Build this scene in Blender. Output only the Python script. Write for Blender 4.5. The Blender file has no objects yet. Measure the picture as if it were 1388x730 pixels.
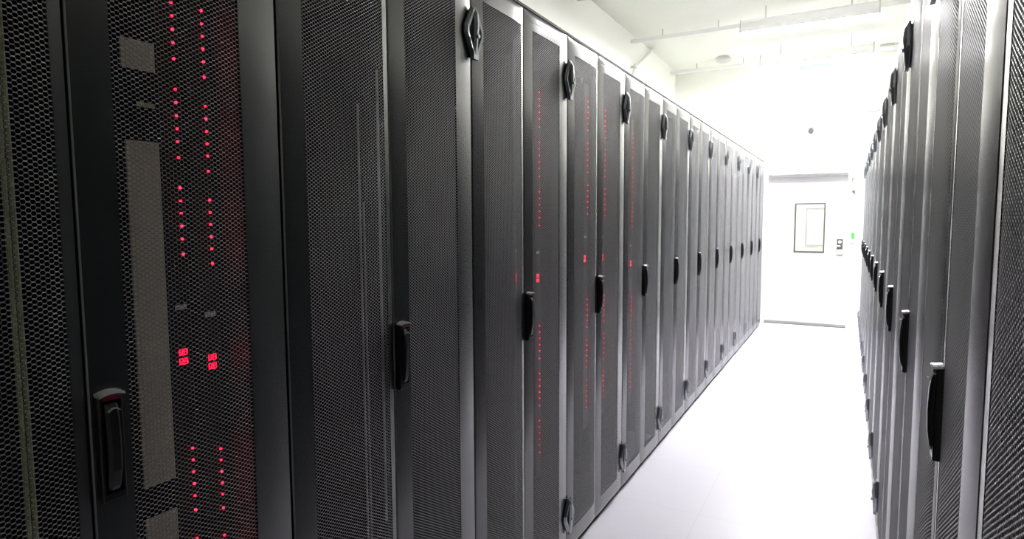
import bpy, bmesh, math
import numpy as np
from mathutils import Matrix, Vector

# ------------------------------------------------------------------ camera, world, exposure
scn = bpy.context.scene
COL = scn.collection
CAM_Z = 1.4527
RIGHT = Vector((0.87761084, 0.47934888, -0.00488421))
UP = Vector((-0.0349352, 0.07411574, 0.99663754))
FWD = Vector((-0.47809909, 0.87448928, -0.08179093))
cam_d = bpy.data.cameras.new('camera')
cam_d.sensor_width = 36.0
cam_d.lens = 834.62 / 1388 * 36.0
cam_d.clip_start = 0.02
cam = bpy.data.objects.new('camera', cam_d)
COL.objects.link(cam)
M = Matrix.Identity(4)
for i, v in enumerate((RIGHT, UP, -FWD)):
    for j in range(3):
        M[j][i] = v[j]
M.translation = Vector((0, 0, CAM_Z))
cam.matrix_world = M
scn.camera = cam

world = bpy.data.worlds.new('world')
scn.world = world
world.use_nodes = True
world.node_tree.nodes['Background'].inputs[0].default_value = (0.9, 0.95, 1, 1)
world.node_tree.nodes['Background'].inputs[1].default_value = 0.2

scn.view_settings.view_transform = 'Standard'
scn.view_settings.look = 'None'
scn.view_settings.gamma = 1
scn.view_settings.use_curve_mapping = False
scn.view_settings.exposure = 2.08
scn.cycles.use_denoising = True
scn.cycles.max_bounces = 10
scn.cycles.diffuse_bounces = 6

LAMP_POWER = 38.0            # strength of the ceiling battens
LAMP_Y = (8.3, 6.75, 5.2)

# ------------------------------------------------------------------ dimensions
LX, RX = -1.0197, 0.16136          # faces of the two rows
S0, P = 0.88619, 0.72727           # first seam, rack width
SR = 0.97549
E_ = 0.341                        # width of the left door leaf
H = 2.2
WL, WR, WF, WB = -2.26, 1.62, 9.13, -2.4
ZC = 3.55

# ------------------------------------------------------------------ materials
def mat(name, color, rough=0.5, metal=0.0, spec=0.5, emit=None, strength=0, noise=None, bump=0.0, ior=1.5):
    m = bpy.data.materials.new(name)
    m.use_nodes = True
    nt = m.node_tree
    b = nt.nodes['Principled BSDF']
    b.inputs['Base Color'].default_value = (*color, 1)
    b.inputs['Roughness'].default_value = rough
    b.inputs['Metallic'].default_value = metal
    b.inputs['Specular IOR Level'].default_value = spec
    b.inputs['IOR'].default_value = ior
    if emit:
        b.inputs['Emission Color'].default_value = (*emit, 1)
        b.inputs['Emission Strength'].default_value = strength
    if noise:
        tc = nt.nodes.new('ShaderNodeTexCoord')
        n = nt.nodes.new('ShaderNodeTexNoise')
        n.inputs['Scale'].default_value = noise
        n.inputs['Detail'].default_value = 3
        nt.links.new(tc.outputs['Object'], n.inputs['Vector'])
        mr = nt.nodes.new('ShaderNodeMapRange')
        mr.inputs['To Min'].default_value = max(rough - .05, 0.02)
        mr.inputs['To Max'].default_value = rough + .05
        nt.links.new(n.outputs['Fac'], mr.inputs['Value'])
        nt.links.new(mr.outputs['Result'], b.inputs['Roughness'])
        if bump:
            bp = nt.nodes.new('ShaderNodeBump')
            bp.inputs['Strength'].default_value = bump
            bp.inputs['Distance'].default_value = 0.001
            nt.links.new(n.outputs['Fac'], bp.inputs['Height'])
            nt.links.new(bp.outputs['Normal'], b.inputs['Normal'])
    return m

M_PAINT = mat('rack_powder_coat', (.018, .021, .023), .27, spec=.5, ior=2.3)
M_MESH = mat('perforated_steel_coat', (.25, .25, .275), .30, spec=.5, ior=2.4)
M_BODY = mat('rack_inner_steel', (.010, .010, .011), .6)
M_HANDLE = mat('handle_black_plastic', (.008, .008, .009), .3)
M_HINGE = mat('hinge_chrome', (.30, .31, .33), .3, metal=.9)
M_SILVER = mat('brushed_silver', (.85, .86, .88), .22, metal=.6)
M_BADGE = mat('dark_red_plastic', (.16, .006, .02), .35)
M_LABEL = mat('white_paper_label', (.85, .85, .86), .6)
M_PDU = mat('power_strip_black', (.012, .012, .014), .45)
M_LED = mat('red_led', (.5, .01, .03), .4, emit=(1, .008, .035), strength=2.4)
M_LEDOFF = mat('led_unlit', (.10, .02, .02), .4)
M_DIGIT = mat('red_seven_segment', (.5, .01, .03), .4, emit=(1, .004, .035), strength=1.1)
M_BEIGE = mat('beige_board', (.75, .66, .52), .6, noise=40)
M_OLIVE = mat('olive_cable_duct', (.45, .50, .26), .5)
M_RAIL = mat('zinc_rail', (.35, .35, .35), .4, metal=.4)
M_BLUE = mat('blue_label', (.03, .04, .25), .5)
M_WALL = mat('white_wall_paint', (.93, .935, .89), .7, noise=30, bump=.03)
M_CEIL = mat('white_ceiling_paint', (.94, .95, .89), .8)
M_WHITE = mat('white_enamel', (.92, .92, .91), .4)
M_GREYW = mat('grey_enamel', (.66, .67, .66), .45)
M_DOOR = mat('white_door_paint', (.84, .84, .85), .35)
M_GASKET = mat('dark_window_gasket', (.10, .10, .085), .5)
M_STEELP = mat('satin_steel', (.25, .25, .24), .35, metal=.9)
M_DARK = mat('dark_lens', (.03, .03, .035), .2)
M_LAMP = mat('lamp_diffuser', (.9, .9, .9), .5, emit=(1.0, .99, .975), strength=LAMP_POWER)
M_LOBBY_FILL = mat('lobby_fill_diffuser', (.9, .9, .9), .5, emit=(1.0, 1, .97), strength=12.0)  # glow of the added lobby fill lamp
M_EXIT = mat('exit_sign_light', (.12, .4, .32), .4, emit=(.45, 1, .82), strength=.34)
M_GREEN = mat('green_button_light', (.05, .6, .05), .4, emit=(.08, .85, .06), strength=.3)

def floor_mat():
    m = bpy.data.materials.new('raised_floor_tiles')
    m.use_nodes = True
    nt = m.node_tree
    b = nt.nodes['Principled BSDF']
    tc = nt.nodes.new('ShaderNodeTexCoord')
    br = nt.nodes.new('ShaderNodeTexBrick')
    br.offset = 0
    br.inputs['Scale'].default_value = 1
    br.inputs['Brick Width'].default_value = .6
    br.inputs['Row Height'].default_value = .6
    br.inputs['Mortar Size'].default_value = .0015
    br.inputs['Color1'].default_value = (.82, .80, .90, 1)
    br.inputs['Color2'].default_value = (.805, .785, .885, 1)
    br.inputs['Mortar'].default_value = (.7, .7, .73, 1)
    nt.links.new(tc.outputs['Object'], br.inputs['Vector'])
    nt.links.new(br.outputs['Color'], b.inputs['Base Color'])
    b.inputs['Roughness'].default_value = .35
    return m
M_FLOOR = floor_mat()

def glass_mat():
    m = bpy.data.materials.new('door_window_glass')
    m.use_nodes = True
    b = m.node_tree.nodes['Principled BSDF']
    b.inputs['Roughness'].default_value = 0
    b.inputs['Transmission Weight'].default_value = 1
    b.inputs['IOR'].default_value = 1.1
    return m
M_GLASS = glass_mat()

# ------------------------------------------------------------------ helpers
class MB:
    """collects shapes and links them as one mesh object"""
    def __init__(s):
        s.v, s.f, s.m = [], [], []
    def add(s, vs, fs, mi=0):
        o = len(s.v)
        s.v += [tuple(v) for v in vs]
        s.f += [tuple(i + o for i in f) for f in fs]
        s.m += [mi] * len(fs)
    def box(s, x0, x1, y0, y1, z0, z1, mi=0):
        s.add([(x0, y0, z0), (x1, y0, z0), (x1, y1, z0), (x0, y1, z0), (x0, y0, z1), (x1, y0, z1), (x1, y1, z1), (x0, y1, z1)],
              [(0, 3, 2, 1), (4, 5, 6, 7), (0, 1, 5, 4), (1, 2, 6, 5), (2, 3, 7, 6), (3, 0, 4, 7)], mi)
    def loops(s, L, mi=0, cap0=False, cap1=False, closed=True):
        n = len(L[0])
        vs = [p for l in L for p in l]
        fs = []
        for i in range(len(L) - 1):
            for j in range(n if closed else n - 1):
                a, b = i * n + j, i * n + (j + 1) % n
                fs.append((a, b, b + n, a + n))
        if cap0: fs.append(tuple(reversed(range(n))))
        if cap1: fs.append(tuple(range((len(L) - 1) * n, len(L) * n)))
        s.add(vs, fs, mi)
    def tube(s, a, b, r, mi=0, n=12, r2=None):
        a, b = Vector(a), Vector(b)
        d = (b - a).normalized()
        u = d.orthogonal().normalized(); w = d.cross(u)
        r2 = r if r2 is None else r2
        L = [[p + (u * math.cos(t) + w * math.sin(t)) * q for t in [2 * math.pi * k / n for k in range(n)]] for p, q in ((a, r), (b, r2))]
        s.loops(L, mi, True, True)
    def build(s, name, mats, parent=None, bevel=0, smooth=False):
        me = bpy.data.meshes.new(name)
        me.from_pydata(s.v, [], s.f)
        if not isinstance(mats, (list, tuple)): mats = [mats]
        for m in mats: me.materials.append(m)
        me.polygons.foreach_set('material_index', s.m)
        bm = bmesh.new(); bm.from_mesh(me)
        bmesh.ops.recalc_face_normals(bm, faces=bm.faces)
        bm.to_mesh(me); bm.free()
        if smooth:
            me.shade_smooth()
        o = bpy.data.objects.new(name, me)
        COL.objects.link(o)
        o.parent = parent
        if bevel:
            b = o.modifiers.new('bevel', 'BEVEL'); b.width = bevel; b.segments = 2; b.limit_method = 'ANGLE'
        return o

def rect(x0, x1, z0, z1, y):
    return [(x0, y, z0), (x1, y, z0), (x1, y, z1), (x0, y, z1)]

def tag(o, label=None, cat=None, group=None, kind=None):
    if label: o['label'] = label
    if cat: o['category'] = cat
    if group: o['group'] = group
    if kind: o['kind'] = kind
    return o

def empty(name, loc, rz=0.0):
    o = bpy.data.objects.new(name, None)
    COL.objects.link(o)
    o.location = loc
    o.rotation_euler = (0, 0, rz)
    o.empty_display_size = .1
    return o

def copy_tree(o, parent=None):
    c = o.copy()
    COL.objects.link(c)
    c.parent = parent
    for ch in [x for x in KIDS.get(o.name, [])]:
        copy_tree(ch, c)
    return c

def struct(o):
    o['kind'] = 'structure'
    return o

# ------------------------------------------------------------------ the room
DX0, DX1, DZ = -1.0, 0.0, 2.035     # door opening in the far wall
b = MB(); b.box(WL - .2, WR + .2, WB - .2, 12.3, -.15, 0); struct(b.build('floor', M_FLOOR))
b = MB(); b.box(WL - .2, WR + .2, WB - .2, 12.3, ZC, ZC + .15); struct(b.build('ceiling', M_CEIL))
b = MB(); b.box(WL - .2, WL, WB - .2, 12.3, 0, ZC); struct(b.build('wall_left', M_WALL))
b = MB(); b.box(WR, WR + .2, WB - .2, 12.3, 0, ZC); struct(b.build('wall_right', M_WALL))
b = MB(); b.box(WL, WR, WB - .2, WB, 0, ZC); struct(b.build('wall_back', M_WALL))
b = MB(); b.box(WL, WR, 12.1, 12.3, 0, ZC); struct(b.build('wall_lobby', M_WALL))
b = MB()
REC = .24
b.box(WL, DX0, WF, WF + REC + .06, 0, ZC); b.box(DX1, WR, WF, WF + REC + .06, 0, ZC); b.box(DX0, DX1, WF, WF + REC + .06, DZ, ZC)
struct(b.build('wall_front', M_WALL))

# the door, set deep in the wall: frame, leaf, window, lock plate, closer
d = struct(empty('door_1', (DX0, WF, 0)))
W = DX1 - DX0
fy = REC - .05
b = MB()
for x0, x1, z0, z1 in ((.0, .03, 0, DZ), (W - .03, W, 0, DZ), (.03, W - .03, DZ - .03, DZ)):
    b.box(x0, x1, fy, REC + .05, z0, z1)
b.build('door_frame', M_WHITE, d)
lx0, lx1, lz1 = .03, W - .03, DZ - .03
wx0, wx1, wz0, wz1 = .335, .715, .975, 1.648
b = MB()
for x0, x1, z0, z1 in ((lx0, wx0, .012, lz1), (wx1, lx1, .012, lz1), (wx0, wx1, .012, wz0), (wx0, wx1, wz1, lz1)):
    b.box(x0 + (.003 if x0 == lx0 else 0), x1 - (.003 if x1 == lx1 else 0), fy + .012, fy + .062, z0, z1 - (.003 if z1 == lz1 else 0))
leaf = b.build('door_panel', M_DOOR, d)
b = MB()
g = .018
b.loops([rect(wx0, wx1, wz0, wz1, fy + .05), rect(wx0, wx1, wz0, wz1, fy + .004), rect(wx0 + g, wx1 - g, wz0 + g, wz1 - g, fy + .004), rect(wx0 + g, wx1 - g, wz0 + g, wz1 - g, fy + .05)])
b.build('window_gasket', M_GASKET, leaf)
b = MB(); b.box(wx0 + g, wx1 - g, fy + .03, fy + .036, wz0 + g, wz1 - g)
b.build('window_glass', M_GLASS, leaf)
b = MB()
b.box(.862, .935, fy + .004, fy + .013, .945, 1.165)
b.build('lock_plate', M_STEELP, leaf, bevel=.002)
b = MB()
b.box(.868, .929, fy - .012, fy + .004, .955, 1.025)
b.tube((.898, fy + .004, 1.125), (.898, fy - .004, 1.125), .02, 0, 16)
b.build('lock_cover', M_WHITE, leaf, bevel=.003)
b = MB()
b.tube((.898, fy + .006, 1.07), (.898, fy - .045, 1.07), .009, 0, 12)
b.tube((.898, fy - .04, 1.07), (.80, fy - .04, 1.07), .009, 0, 12)
b.build('door_handle', M_WHITE, leaf)
b = MB(); b.box(0, W, -.01, REC - .07, 0, .012); b.build('threshold', M_STEELP, d)

# lobby behind the door, seen through its window
b = MB()
b.loops([rect(-1.05, .35, .0, 2.3, 12.1), rect(-1.05, .35, .0, 2.3, 12.06), rect(-.97, .27, .0, 2.22, 12.06), rect(-.97, .27, .0, 2.22, 12.1)])
b.box(-.97, .27, 12.08, 12.1, 0, 2.22, 1)
lob = struct(b.build('door_2', [M_GREYW, M_WHITE]))
b = MB(); q = .022
b.loops([rect(-.675, -.05, .953, 1.627, 12.08), rect(-.675, -.05, .953, 1.627, 12.06), rect(-.675 + q, -.05 - q, .953 + q, 1.627 - q, 12.06), rect(-.675 + q, -.05 - q, .953 + q, 1.627 - q, 12.08)])
b.build('window_frame', M_GREYW, lob)

r = tag(empty('lobby_fill_light', (-.9, 10.6, ZC - .12)), 'added unseen fill light that brightens the lobby behind the door window', 'light')  # unseen lamp, added so the lobby looks bright through the glass
b = MB(); b.box(0, 1.2, 0, .3, .03, .12); b.build('housing', M_WHITE, r, bevel=.004)
b = MB(); b.box(.02, 1.18, .02, .28, 0, .03); b.build('diffuser', M_LOBBY_FILL, r, bevel=.004)

# ------------------------------------------------------------------ ceiling battens
def batten(y, label, x0=-1.02, x1=.17, z=3.30):
    r = tag(empty('ceiling_light', (x0, y, z)), label, 'light', 'battens hung across the aisle')
    L = x1 - x0
    b = MB()
    pr = [(-.080, 0), (-.085, 0), (-.085, .04), (-.075, .10), (-.04, .125), (.04, .125), (.075, .10), (.085, .04), (.085, 0), (.080, 0), (.080, .034), (-.080, .034)]
    b.loops([[(x, a, c) for a, c in pr] for x in (0, L)], 0, True, True)
    b.build('housing', M_WHITE, r)
    for x in (-.012, L):
        b = MB(); b.box(x, x + .012, -.088, .088, .0, .128)
        b.build('end_cap', M_GREYW, r, bevel=.003)
    b = MB()
    pr = [(-.078, .034), (-.078, -.004), (-.074, -.009), (.074, -.009), (.078, -.004), (.078, .034)]
    b.loops([[(x, a, c) for a, c in pr] for x in (0.005, L - .005)], 0, True, True)
    b.build('diffuser', M_LAMP, r)
    for x in (.22, L - .22):
        b = MB(); b.tube((x, 0, .12), (x, 0, ZC - z), .006, 0, 8)
        b.build('hanger_rod', M_GREYW, r)
LBL = ['white ceiling batten light nearest the far wall, above the door', 'white ceiling batten light second from the far wall',
       'white ceiling batten light third from the far wall, over the middle of the aisle']
for y, l in zip(LAMP_Y, LBL): batten(y, l)

# support rails and pipes under the ceiling
def rail(y, z, label):
    r = tag(empty('support_rail', (0, y, z)), label, 'rail', 'support rails under the ceiling')
    b = MB()
    b.box(WL, WR, -.02, .02, 0, .008); b.box(WL, WR, -.02, -.014, .008, .04); b.box(WL, WR, .014, .02, .008, .04)
    b.build('channel', M_WHITE, r)
    for x in (-1.9, -1.3, 1.0):
        b = MB(); b.tube((x, 0, .008), (x, 0, ZC - z), .006, 0, 8)
        b.build('threaded_rod', M_GREYW, r)
rail(7.0, 3.44, 'white channel rail hung under the ceiling beside the second batten from the far wall')
rail(8.76, 3.44, 'white channel rail hung under the ceiling close to the far wall')
rail(5.4, 3.44, 'white channel rail hung under the ceiling nearer the camera')

r = tag(empty('conduit_pipe', (WL + .05, 7.0, 3.18)), 'thin white sloping pipe running from the left wall up to the ceiling rail', 'pipe')
b = MB()
b.tube((0, 0, 0), (0, .72, .36), .014); b.tube((0, 0, 0), (0, -.5, -.55), .014); b.tube((-.05, 0, 0), (0, 0, 0), .012)
b.build('pipe_run', M_GREYW, r)
b = MB(); b.tube((0, -.02, -.02), (0, .02, .02), .022)
b.build('pipe_clamp', M_GREYW, r)

def detector(x, y, label, rad=.085):
    r = tag(empty('smoke_detector', (x, y, ZC)), label, 'smoke detector')
    b = MB()
    n = 24
    prof = [(rad * .75, 0), (rad * .75, -.02), (rad, -.03), (rad * .95, -.055), (rad * .5, -.075), (rad * .12, -.08)]
    b.loops([[(math.cos(2 * math.pi * k / n) * q, math.sin(2 * math.pi * k / n) * q, z) for k in range(n)] for q, z in prof], 0, True, True)
    b.build('detector_head', M_GREYW, r)
detector(-1.52, 8.58, 'round grey smoke detector on the ceiling left of the light battens', .1)
detector(.33, 8.98, 'flat grey smoke detector on the ceiling right of the exit sign', .1)

# hanging exit sign
r = tag(empty('exit_sign', (-.63, 8.98, 3.36)), 'glowing pale green exit sign hanging in front of the far wall', 'sign')
b = MB(); b.box(-.01, .35, -.03, .03, .16, .19); b.build('sign_housing', M_WHITE, r, bevel=.004)
b = MB(); b.box(0, .34, -.006, .006, 0, .16); b.build('sign_panel', M_EXIT, r)
b = MB()
b.tube((.08, -.0065, .125), (.08, -.0085, .125), .014, 0, 12)
b.add([(.06, -.008, .105), (.10, -.008, .105), (.095, -.008, .06), (.125, -.008, .03), (.11, -.008, .02), (.08, -.008, .05), (.05, -.008, .02), (.035, -.008, .03), (.065, -.008, .065)], [tuple(range(9))])
b.add([(.18, -.008, .07), (.25, -.008, .07), (.25, -.008, .045), (.30, -.008, .08), (.25, -.008, .115), (.25, -.008, .09), (.18, -.008, .09)], [tuple(range(7))])
b.build('running_figure_and_arrow', M_LABEL, r)
for x in (.06, .28):
    b = MB(); b.tube((x, 0, .19), (x, 0, ZC - 3.36), .004, 0, 8); b.build('hanger_rod', M_GREYW, r)

# security camera over the door
r = tag(empty('security_camera', (-.475, WF, 2.57)), 'small dark security camera on the far wall above the door', 'camera')
b = MB(); b.tube((0, 0, .05), (0, -.015, .05), .04, 0, 20); b.tube((0, -.01, .05), (0, -.09, .02), .012); b.build('wall_bracket', M_WHITE, r)
b = MB(); b.box(-.042, .042, -.20, -.06, -.05, .035); b.box(-.05, .05, -.23, -.05, .035, .045)
hb = b.build('camera_housing', M_GREYW, r, bevel=.006)
b = MB(); b.tube((0, -.195, -.008), (0, -.215, -.008), .034, 0, 20); b.build('lens', M_DARK, r)

# grey bulkhead fitting high on the far wall, right
r = tag(empty('wall_speaker', (.195, WF, 2.81)), 'flat grey oval fitting high on the far wall beside the right racks', 'wall fitting')
b = MB(); n = 24
b.loops([[(math.cos(2 * math.pi * k / n) * .1 * q, -y, math.sin(2 * math.pi * k / n) * .03 * q) for k in range(n)] for q, y in ((1, 0), (1, .03), (.85, .05), (.3, .06))], 0, True, True)
b.build('cover', M_GREYW, r)
b = MB(); b.box(-.06, .06, -.062, -.04, -.004, .004); b.build('grille_slot', M_STEELP, r)

# green door release beside the door
r = tag(empty('door_release_button', (.045, WF, 1.21)), 'small glowing green door release button on the wall right of the door', 'button')
b = MB(); b.box(-.03, .03, -.02, 0, -.09, .06); b.build('backplate', M_WHITE, r, bevel=.003)
b = MB(); b.box(-.018, .018, -.03, -.02, -.035, .045); b.build('button_face', M_GREEN, r, bevel=.002)

# door closer arm at the head of the frame
r = tag(empty('door_closer', (-.02, WF, 1.98)), 'white door closer arm at the top right corner of the door', 'door closer')
b = MB(); b.box(-.01, .06, -.045, 0, -.02, .045); b.build('closer_body', M_WHITE, r, bevel=.004)
b = MB(); b.tube((.02, -.03, -.01), (.02, -.045, -.11), .008); b.tube((.02, -.045, -.11), (.055, -.03, -.19), .008)
b.build('closer_arm', M_WHITE, r)
b = MB(); b.tube((.055, -.05, -.195), (.055, 0, -.195), .018, 0, 16); b.build('closer_pivot', M_STEELP, r)

# ------------------------------------------------------------------ rack cabinet prototype (front at y = 0, width along +x)
MZ0, MZ1 = .108, 2.120          # perforated field
PV, PC = .0081, .00635

ARC, RAMP = .0065, .10
def arc(x, x0, x1, z=1.0, z0=.024, z1=2.186):
    """each leaf is pressed into a shallow pillow: proud in the middle, sloping back to its edges"""
    x = np.asarray(x, dtype=float); z = np.asarray(z, dtype=float)
    gx = 1 - (1 - np.clip(np.minimum(x - x0, x1 - x) / RAMP, 0, 1)) ** 2
    gz = 1 - (1 - np.clip(np.minimum(z - z0, z1 - z) / .022, 0, 1)) ** 2
    return -ARC * gx * gz

def perforated(name, x0, x1, dx0, dx1, parent):
    """hexagonal hole lattice with real web thickness"""
    nx = int((x1 - x0 + .010) / PC) + 1
    nz = int((MZ1 - MZ0 + .010) / PV) + 1
    I, J = np.meshgrid(np.arange(nx), np.arange(nz), indexing='ij')
    cx = (x0 - .005 + I * PC).ravel()
    cz = (MZ0 - .005 + J * PV + (I % 2) * PV / 2).ravel()
    Rr = PC / 1.5
    hexv = np.array([(Rr, 0), (Rr / 2, PV / 2), (-Rr / 2, PV / 2), (-Rr, 0), (-Rr / 2, -PV / 2), (Rr / 2, -PV / 2)])
    holev = np.array([(.97, 0), (.575, .385), (-.575, .385), (-.97, 0), (-.575, -.385), (.575, -.385)]) * (Rr, PV)
    t = .0010
    n = len(cx)
    V = np.zeros((n, 18, 3), np.float32)
    for a, (sh, _u, yy) in enumerate(((hexv, 0, 0), (holev, 0, 0), (holev, 0, t))):
        X = cx[:, None] + sh[None, :, 0]
        V[:, a * 6:(a + 1) * 6, 0] = X
        V[:, a * 6:(a + 1) * 6, 2] = cz[:, None] + sh[None, :, 1]
        V[:, a * 6:(a + 1) * 6, 1] = arc(X, dx0, dx1, V[:, a * 6:(a + 1) * 6, 2]) + .0008 + yy
    q = []
    for s in range(6):
        s2 = (s + 1) % 6
        q.append((s, s2, s2 + 6, s + 6)); q.append((s + 6, s2 + 6, s2 + 12, s + 12))
    Q = np.array(q)
    F = (Q[None] + (np.arange(n) * 18)[:, None, None]).reshape(-1, 4)
    me = bpy.data.meshes.new(name)
    me.vertices.add(n * 18)
    me.vertices.foreach_set('co', V.ravel())
    me.loops.add(F.size)
    me.loops.foreach_set('vertex_index', F.ravel().astype(np.int32))
    me.polygons.add(len(F))
    me.polygons.foreach_set('loop_start', np.arange(0, F.size, 4, dtype=np.int32))
    me.update(calc_edges=True)
    me.materials.append(M_MESH)
    o = bpy.data.objects.new(name, me)
    COL.objects.link(o)
    o.parent = parent
    return o

KIDS = {}
def kid(o):
    KIDS.setdefault(o.parent.name, []).append(o)
    return o

def make_door(x0, x1, mx0, mx1, parent):
    z0, z1 = .024, 2.186
    b = MB(); c = .0025
    xs = sorted(set([x0, x1] + list(np.linspace(x0 + c, mx0, 7)) + list(np.linspace(mx0, mx1, 17)) + list(np.linspace(mx1, x1 - c, 7))))
    n = len(xs)
    i0 = min(range(n), key=lambda i: abs(xs[i] - mx0)); i1 = min(range(n), key=lambda i: abs(xs[i] - mx1))
    zs = [z0, z0 + c, z0 + .006, z0 + .011, z0 + .017, z0 + .022, MZ0, MZ1, z1 - .022, z1 - .017, z1 - .011, z1 - .006, z1 - c, z1]
    R_ = len(zs)
    # curved front skin with the opening left out
    vs = []
    for r_, z in enumerate(zs):
        for x in xs:
            y = float(arc(x, x0, x1, z))
            vs.append((x, y + (c if x in (x0, x1) or r_ in (0, R_ - 1) else 0), z))
    fs = []
    for r_ in range(R_ - 1):
        for i in range(n - 1):
            if r_ == 6 and i0 <= i < i1: continue
            a = r_ * n + i
            fs.append((a, a + 1, a + 1 + n, a + n))
    m = len(vs)
    # outer rim going back, and the inner lip of the opening
    per = [i for i in range(n)] + [r_ * n + n - 1 for r_ in range(1, R_)] + [(R_ - 1) * n + i for i in range(n - 2, -1, -1)] + [r_ * n for r_ in range(R_ - 2, 0, -1)]
    lip = [6 * n + i for i in range(i0, i1 + 1)] + [7 * n + i for i in range(i1, i0 - 1, -1)]
    for ring_, dy in ((per, None), (lip, .006)):
        base = len(vs)
        for v in ring_:
            p = vs[v]
            vs.append((p[0], .03 if dy is None else p[1] + dy, p[2]))
        L_ = len(ring_)
        for k in range(L_):
            k2 = (k + 1) % L_
            fs.append((ring_[k], base + k, base + k2, ring_[k2]))
    b.add(vs, fs)
    o = b.build('door', M_PAINT, parent)
    me = o.data
    me.shade_smooth()
    me.set_sharp_from_angle(angle=math.radians(20))
    kid(o)
    kid(perforated('perforated_panel', mx0, mx1, x0, x1, o))
    return o

def hinge_mesh(zc, parent):
    o_ = empty('hinge', (0, 0, zc))
    bpy.data.objects.remove(o_)
    b = MB()
    out = [(0.0, .078), (.014, .078), (.052, .012), (.052, -.010), (.016, -.072), (0, -.078)]
    def ring(sc, y, dz=0):
        pts = [(x * sc, z * (sc if sc > .99 else sc)) for x, z in out]
        full = pts + [(-x, z) for x, z in reversed(pts[1:-1])]
        return [(x, y, z + zc) for x, z in full]
    # outer sloping diamond ring
    b.loops([ring(1, -.0083), ring(1, -.012), ring(.84, -.019), ring(.66, -.018), ring(.62, -.0085)])
    b.loops([ring(.66, -.0085), ring(.02, -.0085)], 1)
    # raised vertical barrel
    sec = [(-.070, .010, .014), (-.062, .012, .021), (-.035, .009, .023), (.02, .011, .029), (.055, .010, .026), (.074, .008, .015)]
    L = []
    for z, w, t in sec:
        L.append([(-w, -.0085, z + zc), (-w, -t * .7, z + zc), (-w * .4, -t, z + zc), (w * .4, -t, z + zc), (w, -t * .7, z + zc), (w, -.0085, z + zc)])
    b.loops(L, 0, True, True)
    b.box(-.014, .014, -.020, -.0085, zc - .078, zc - .055); b.box(-.0022, .0022, -.0086, .006, zc - .07, zc + .07)
    b.tube((0, -.022, zc - .012), (0, -.031, zc - .012), .006, 0, 10)
    return kid(b.build('hinge', [M_HINGE, M_DARK], parent))

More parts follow.
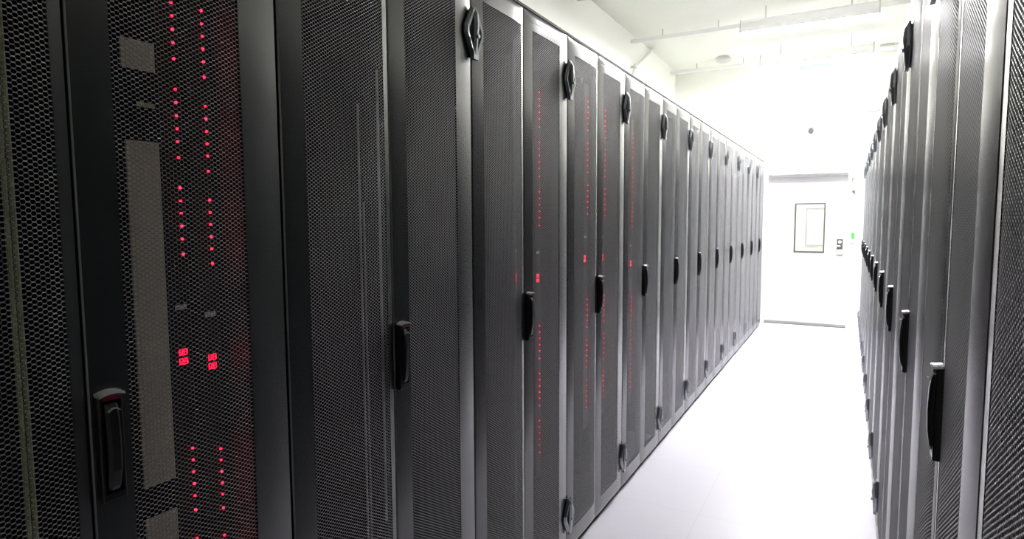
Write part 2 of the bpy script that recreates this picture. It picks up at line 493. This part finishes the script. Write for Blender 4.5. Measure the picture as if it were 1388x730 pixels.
def make_rack():
    root = empty('server_rack', (0, 0, 0))
    b = MB()
    D = 1.08
    w = .004
    b.box(w, .022, .034, D, .06, H - .004); b.box(P - .022, P - w, .034, D, .06, H - .004)
    b.box(.022, P - .022, .034, D, .06, .08); b.box(.022, P - .022, .034, D, H - .03, H - .004)
    b.box(.022, P - .022, D - .01, D, .08, H - .03)
    b.box(w, P - w, .002, .034, H - .010, H - .001); b.box(w, P - w, .034, D, H - .004, H - .001)
    kid(b.build('cabinet_body', M_BODY, root))
    b = MB(); b.box(.01, P - .01, .012, D - .02, 0, .06)
    kid(b.build('plinth', M_BODY, root))
    for x in (.075, P - .095):
        b = MB(); b.box(x, x + .02, .20, .203, .08, H - .03); b.box(x + (0 if x < .3 else .018), x + (.002 if x < .3 else .02), .20, .24, .08, H - .03)
        kid(b.build('mounting_rail', M_BODY, root))
    dl = make_door(.003, E_ - .0015, .062, .319, root)
    dr = make_door(E_ + .0015, P - .003, .4015, .634, root)
    # swing handle on the right leaf
    n_before = len(KIDS[dr.name])
    hx, z0, z1 = E_ + .0265, 1.012, 1.186
    b = MB()
    hw = .0185
    b.loops([rect(hx - hw, hx + hw, z0, z1, -.0002), rect(hx - hw, hx + hw, z0, z1, -.009), rect(hx - hw + .002, hx + hw - .002, z0 + .002, z1 - .002, -.011),
             rect(hx - hw + .005, hx + hw - .005, z0 + .012, z1 - .012, -.011), rect(hx - hw + .0055, hx + hw - .0055, z0 + .013, z1 - .013, -.003)], 0, False, True)
    kid(b.build('handle_housing', M_HANDLE, dr))
    b = MB(); L = []
    for z, w_, t in ((.018, .0085, .012), (.024, .0095, .015), (.05, .0105, .019), (.09, .0105, .0205), (.13, .0105, .019), (.150, .010, .016), (.156, .009, .013)):
        L.append([(hx - w_, -.0035, z0 + z), (hx - w_, -t + .004, z0 + z), (hx - w_ * .6, -t, z0 + z), (hx + w_ * .6, -t, z0 + z), (hx + w_, -t + .004, z0 + z), (hx + w_, -.0035, z0 + z)])
    b.loops(L, 0, True, True)
    kid(b.build('handle_lever', M_HANDLE, dr))
    b = MB(); L = []
    for k in range(9):
        u = -1 + k / 4
        zz = z1 + .004 * (1 - u * u)
        x = hx + u * .0195
        L.append([(x, -.001, zz), (x, -.0165, zz - .002), (x, -.0175, zz - .006), (x, -.001, zz - .004)])
    b.loops(L, 0, True, True)
    c = kid(b.build('handle_cap', M_SILVER, dr)); c['label'] = 'silver arched cap above the handle'
    b = MB(); b.box(hx - .013, hx + .013, -.0155, -.0105, z1 - .0115, z1 - .0035)
    c = kid(b.build('handle_badge', M_BADGE, dr)); c['label'] = 'dark red inset under the silver cap'
    b = MB(); L = []
    for k in range(9):
        a = math.radians(30 + 120 * k / 8)
        for_r = .008
        ca, sa = math.cos(a), math.sin(a)
        L.append([(hx + ca * .009, -.0215, z1 - .034 + sa * .009), (hx + ca * .0105, -.0215, z1 - .034 + sa * .0105), (hx + ca * .0105, -.017, z1 - .034 + sa * .0105), (hx + ca * .009, -.017, z1 - .034 + sa * .009)])
    b.loops(L, 0, True, True)
    c = kid(b.build('key_lock_ring', M_SILVER, dr))
    for c in KIDS[dr.name][n_before:]:
        for v in c.data.vertices: v.co.y -= .0038
    b = MB(); X0, X1 = E_ + .0015, P - .003
    b.loops([[(x, float(arc(x, X0, X1, z)) + o_, z) for x in np.linspace(E_ + .024, E_ + .262, 13)] for z, o_ in ((2.150, -.001), (2.150, .0006), (2.180, .0006), (2.180, -.001))], closed=False)
    c = kid(b.build('name_label', M_LABEL, dr)); c['label'] = 'blank white label strip along the top of the door'
    hinge_mesh(2.008, root)
    hinge_mesh(.190, root)
    return root

ORD = ['first', 'second', 'third', 'fourth', 'fifth', 'sixth', 'seventh', 'eighth', 'ninth', 'tenth', 'eleventh', 'twelfth']
LOOK = {0: 'two red number displays glowing behind its mesh',
        1: 'dull grey rails behind its mesh',
        2: 'red lights above the handle',
        3: 'red lights on both sides of its handle',
        4: 'red lights only in its left door'}
proto = make_rack()
left_racks, right_racks = [], []
for k in range(12):
    o = proto if k == 0 else copy_tree(proto)
    o.location = (LX, S0 + (k - 1) * P, 0)
    o.rotation_euler = (0, 0, math.pi / 2)
    look = LOOK.get(k, 'black and unlit')
    where = 'nearest the camera' if k == 0 else ('farthest from the camera' if k == 11 else '%s from the camera' % ORD[k])
    tag(o, 'left-row server rack %s, %s' % (where, look), 'server rack', 'left row of server racks')
    left_racks.append(o)
for k in range(12):
    o = copy_tree(proto)
    o.location = (RX, SR + k * P, 0)
    o.rotation_euler = (0, 0, -math.pi / 2)
    where = 'nearest the camera, cut by the photo edge' if k == 0 else ('farthest from the camera' if k == 11 else '%s from the camera' % ORD[k])
    tag(o, 'black server rack %s in the right row' % where, 'server rack', 'right row of server racks')
    right_racks.append(o)

# things inside the first racks of the left row: local x = world Y - rack start, local y = depth
def S(o): return o.location.y
r0, r1 = left_racks[0], left_racks[1]
for n_, (z0, z1) in enumerate(((.985, 1.588), (1.708, 1.756), (.62, .928))):
    x0 = .605 - S(r0)
    b = MB(); b.box(x0, x0 + .057, .045, .049, z0, z1)
    c = b.build('blanking_board', M_BEIGE, r0); c['label'] = 'beige board behind the mesh'
b = MB(); b.box(.627 - S(r0), .658 - S(r0), .045, .047, 1.646, 1.654)
c = b.build('paper_tag', M_OLIVE, r0); c['label'] = 'small yellowish tag behind the mesh'
b = MB()
x0 = .446 - S(r0)
for dx in (0, .009): b.tube((x0 + dx, .08, .12), (x0 + dx, .08, 2.1), .0038, 0, 8)
c = b.build('cable_pair', M_OLIVE, r0); c['label'] = 'olive green cables running down behind the mesh'
for (s, dpt, wd, z0, z1) in ((1.225, .10, .004, .5, 1.75), (1.30, .10, .006, .6, 1.85), (1.262, .12, .003, .2, 1.5)):
    x0 = s - S(r1)
    b = MB(); b.box(x0, x0 + wd, dpt, dpt + .004, z0, z1)
    b.build('cable_rail', M_RAIL, r1)

# ------------------------------------------------------------------ power strips
SEG = {'0': 'abcdef', '8': 'abcdefg'}
def digit(b, x, z, w, h, y):
    t = w * .2
    segs = {'a': (x, x + w, z + h - t, z + h), 'g': (x, x + w, z + h / 2 - t / 2, z + h / 2 + t / 2), 'd': (x, x + w, z, z + t),
            'f': (x, x + t, z + h / 2, z + h), 'b': (x + w - t, x + w, z + h / 2, z + h), 'e': (x, x + t, z, z + h / 2), 'c': (x + w - t, x + w, z, z + h / 2)}
    for s in SEG['8']:
        a = segs[s]; b.box(a[0], a[1], y - .0012, y, a[2], a[3])

LEDME = {}
def led_mesh(lit):
    if lit not in LEDME:
        b = MB(); n = 10; r = .0026
        b.loops([[(math.cos(2 * math.pi * k / n) * r * q, -y, math.sin(2 * math.pi * k / n) * r * q) for k in range(n)] for q, y in ((1, 0), (1, .0015), (.7, .0028), (.2, .0032))], 0, False, True)
        o = b.build('led', M_LED if lit else M_LEDOFF)
        LEDME[lit] = o.data
        bpy.data.objects.remove(o)
    return LEDME[lit]

def power_strip(s, depth, D, disp_off, label, lit=True):
    """s: world Y of the LED column"""
    r = tag(empty('power_strip', (LX - depth, s, 0), math.pi / 2), label, 'power strip', 'power strips in the left racks')
    b = MB(); b.box(-.034 + min(disp_off, 0) * .3, .012, 0, .04, D - .82, D + .80)
    b.build('strip_body', M_PDU, r, bevel=.003)
    b = MB(); b.box(disp_off - .016, disp_off + .016, -.003, 0, D - .055, D + .13)
    m = b.build('display_module', M_PDU, r)
    b = MB()
    for rowz in (D + .003, D - .016):
        for dx in (-.0088, .0012): digit(b, disp_off + dx, rowz, .0078, .0125, -.003)
    b.build('number_display', M_DIGIT, m)
    b = MB(); b.box(disp_off - .012, disp_off + .012, -.0036, -.003, D + .096, D + .106)
    c = b.build('maker_label', M_LABEL, m); c['label'] = 'pale printed strip above the number display'
    for st in (.725, .533, .34, -.195, -.39, -.585):
        for i in range(6):
            z = D + st - i * .0255 - (.0055 if i == 5 else 0)
            o = bpy.data.objects.new('indicator_light', led_mesh(lit))
            COL.objects.link(o); o.parent = r; o.location = (0, 0, z)
power_strip(.772, .16, 1.178, -.012, 'left of two power strips with red displays in the nearest left rack')
power_strip(.836, .16, 1.155, -.012, 'right of two power strips with red displays in the nearest left rack')
power_strip(2.030, .06, 1.235, -.021, 'power strip in the third left rack, only its red number display lit', lit=False)
power_strip(2.202, .06, 1.219, -.020, 'power strip with red lights behind the right door of the third left rack')
power_strip(2.714, .06, 1.267, -.035, 'power strip with red lights behind the fourth left rack\'s left door')
power_strip(2.946, .06, 1.260, -.035, 'power strip with red lights behind the fourth left rack\'s right door')
power_strip(3.393, .06, 1.200, -.027, 'power strip with red lights in the fifth left rack')
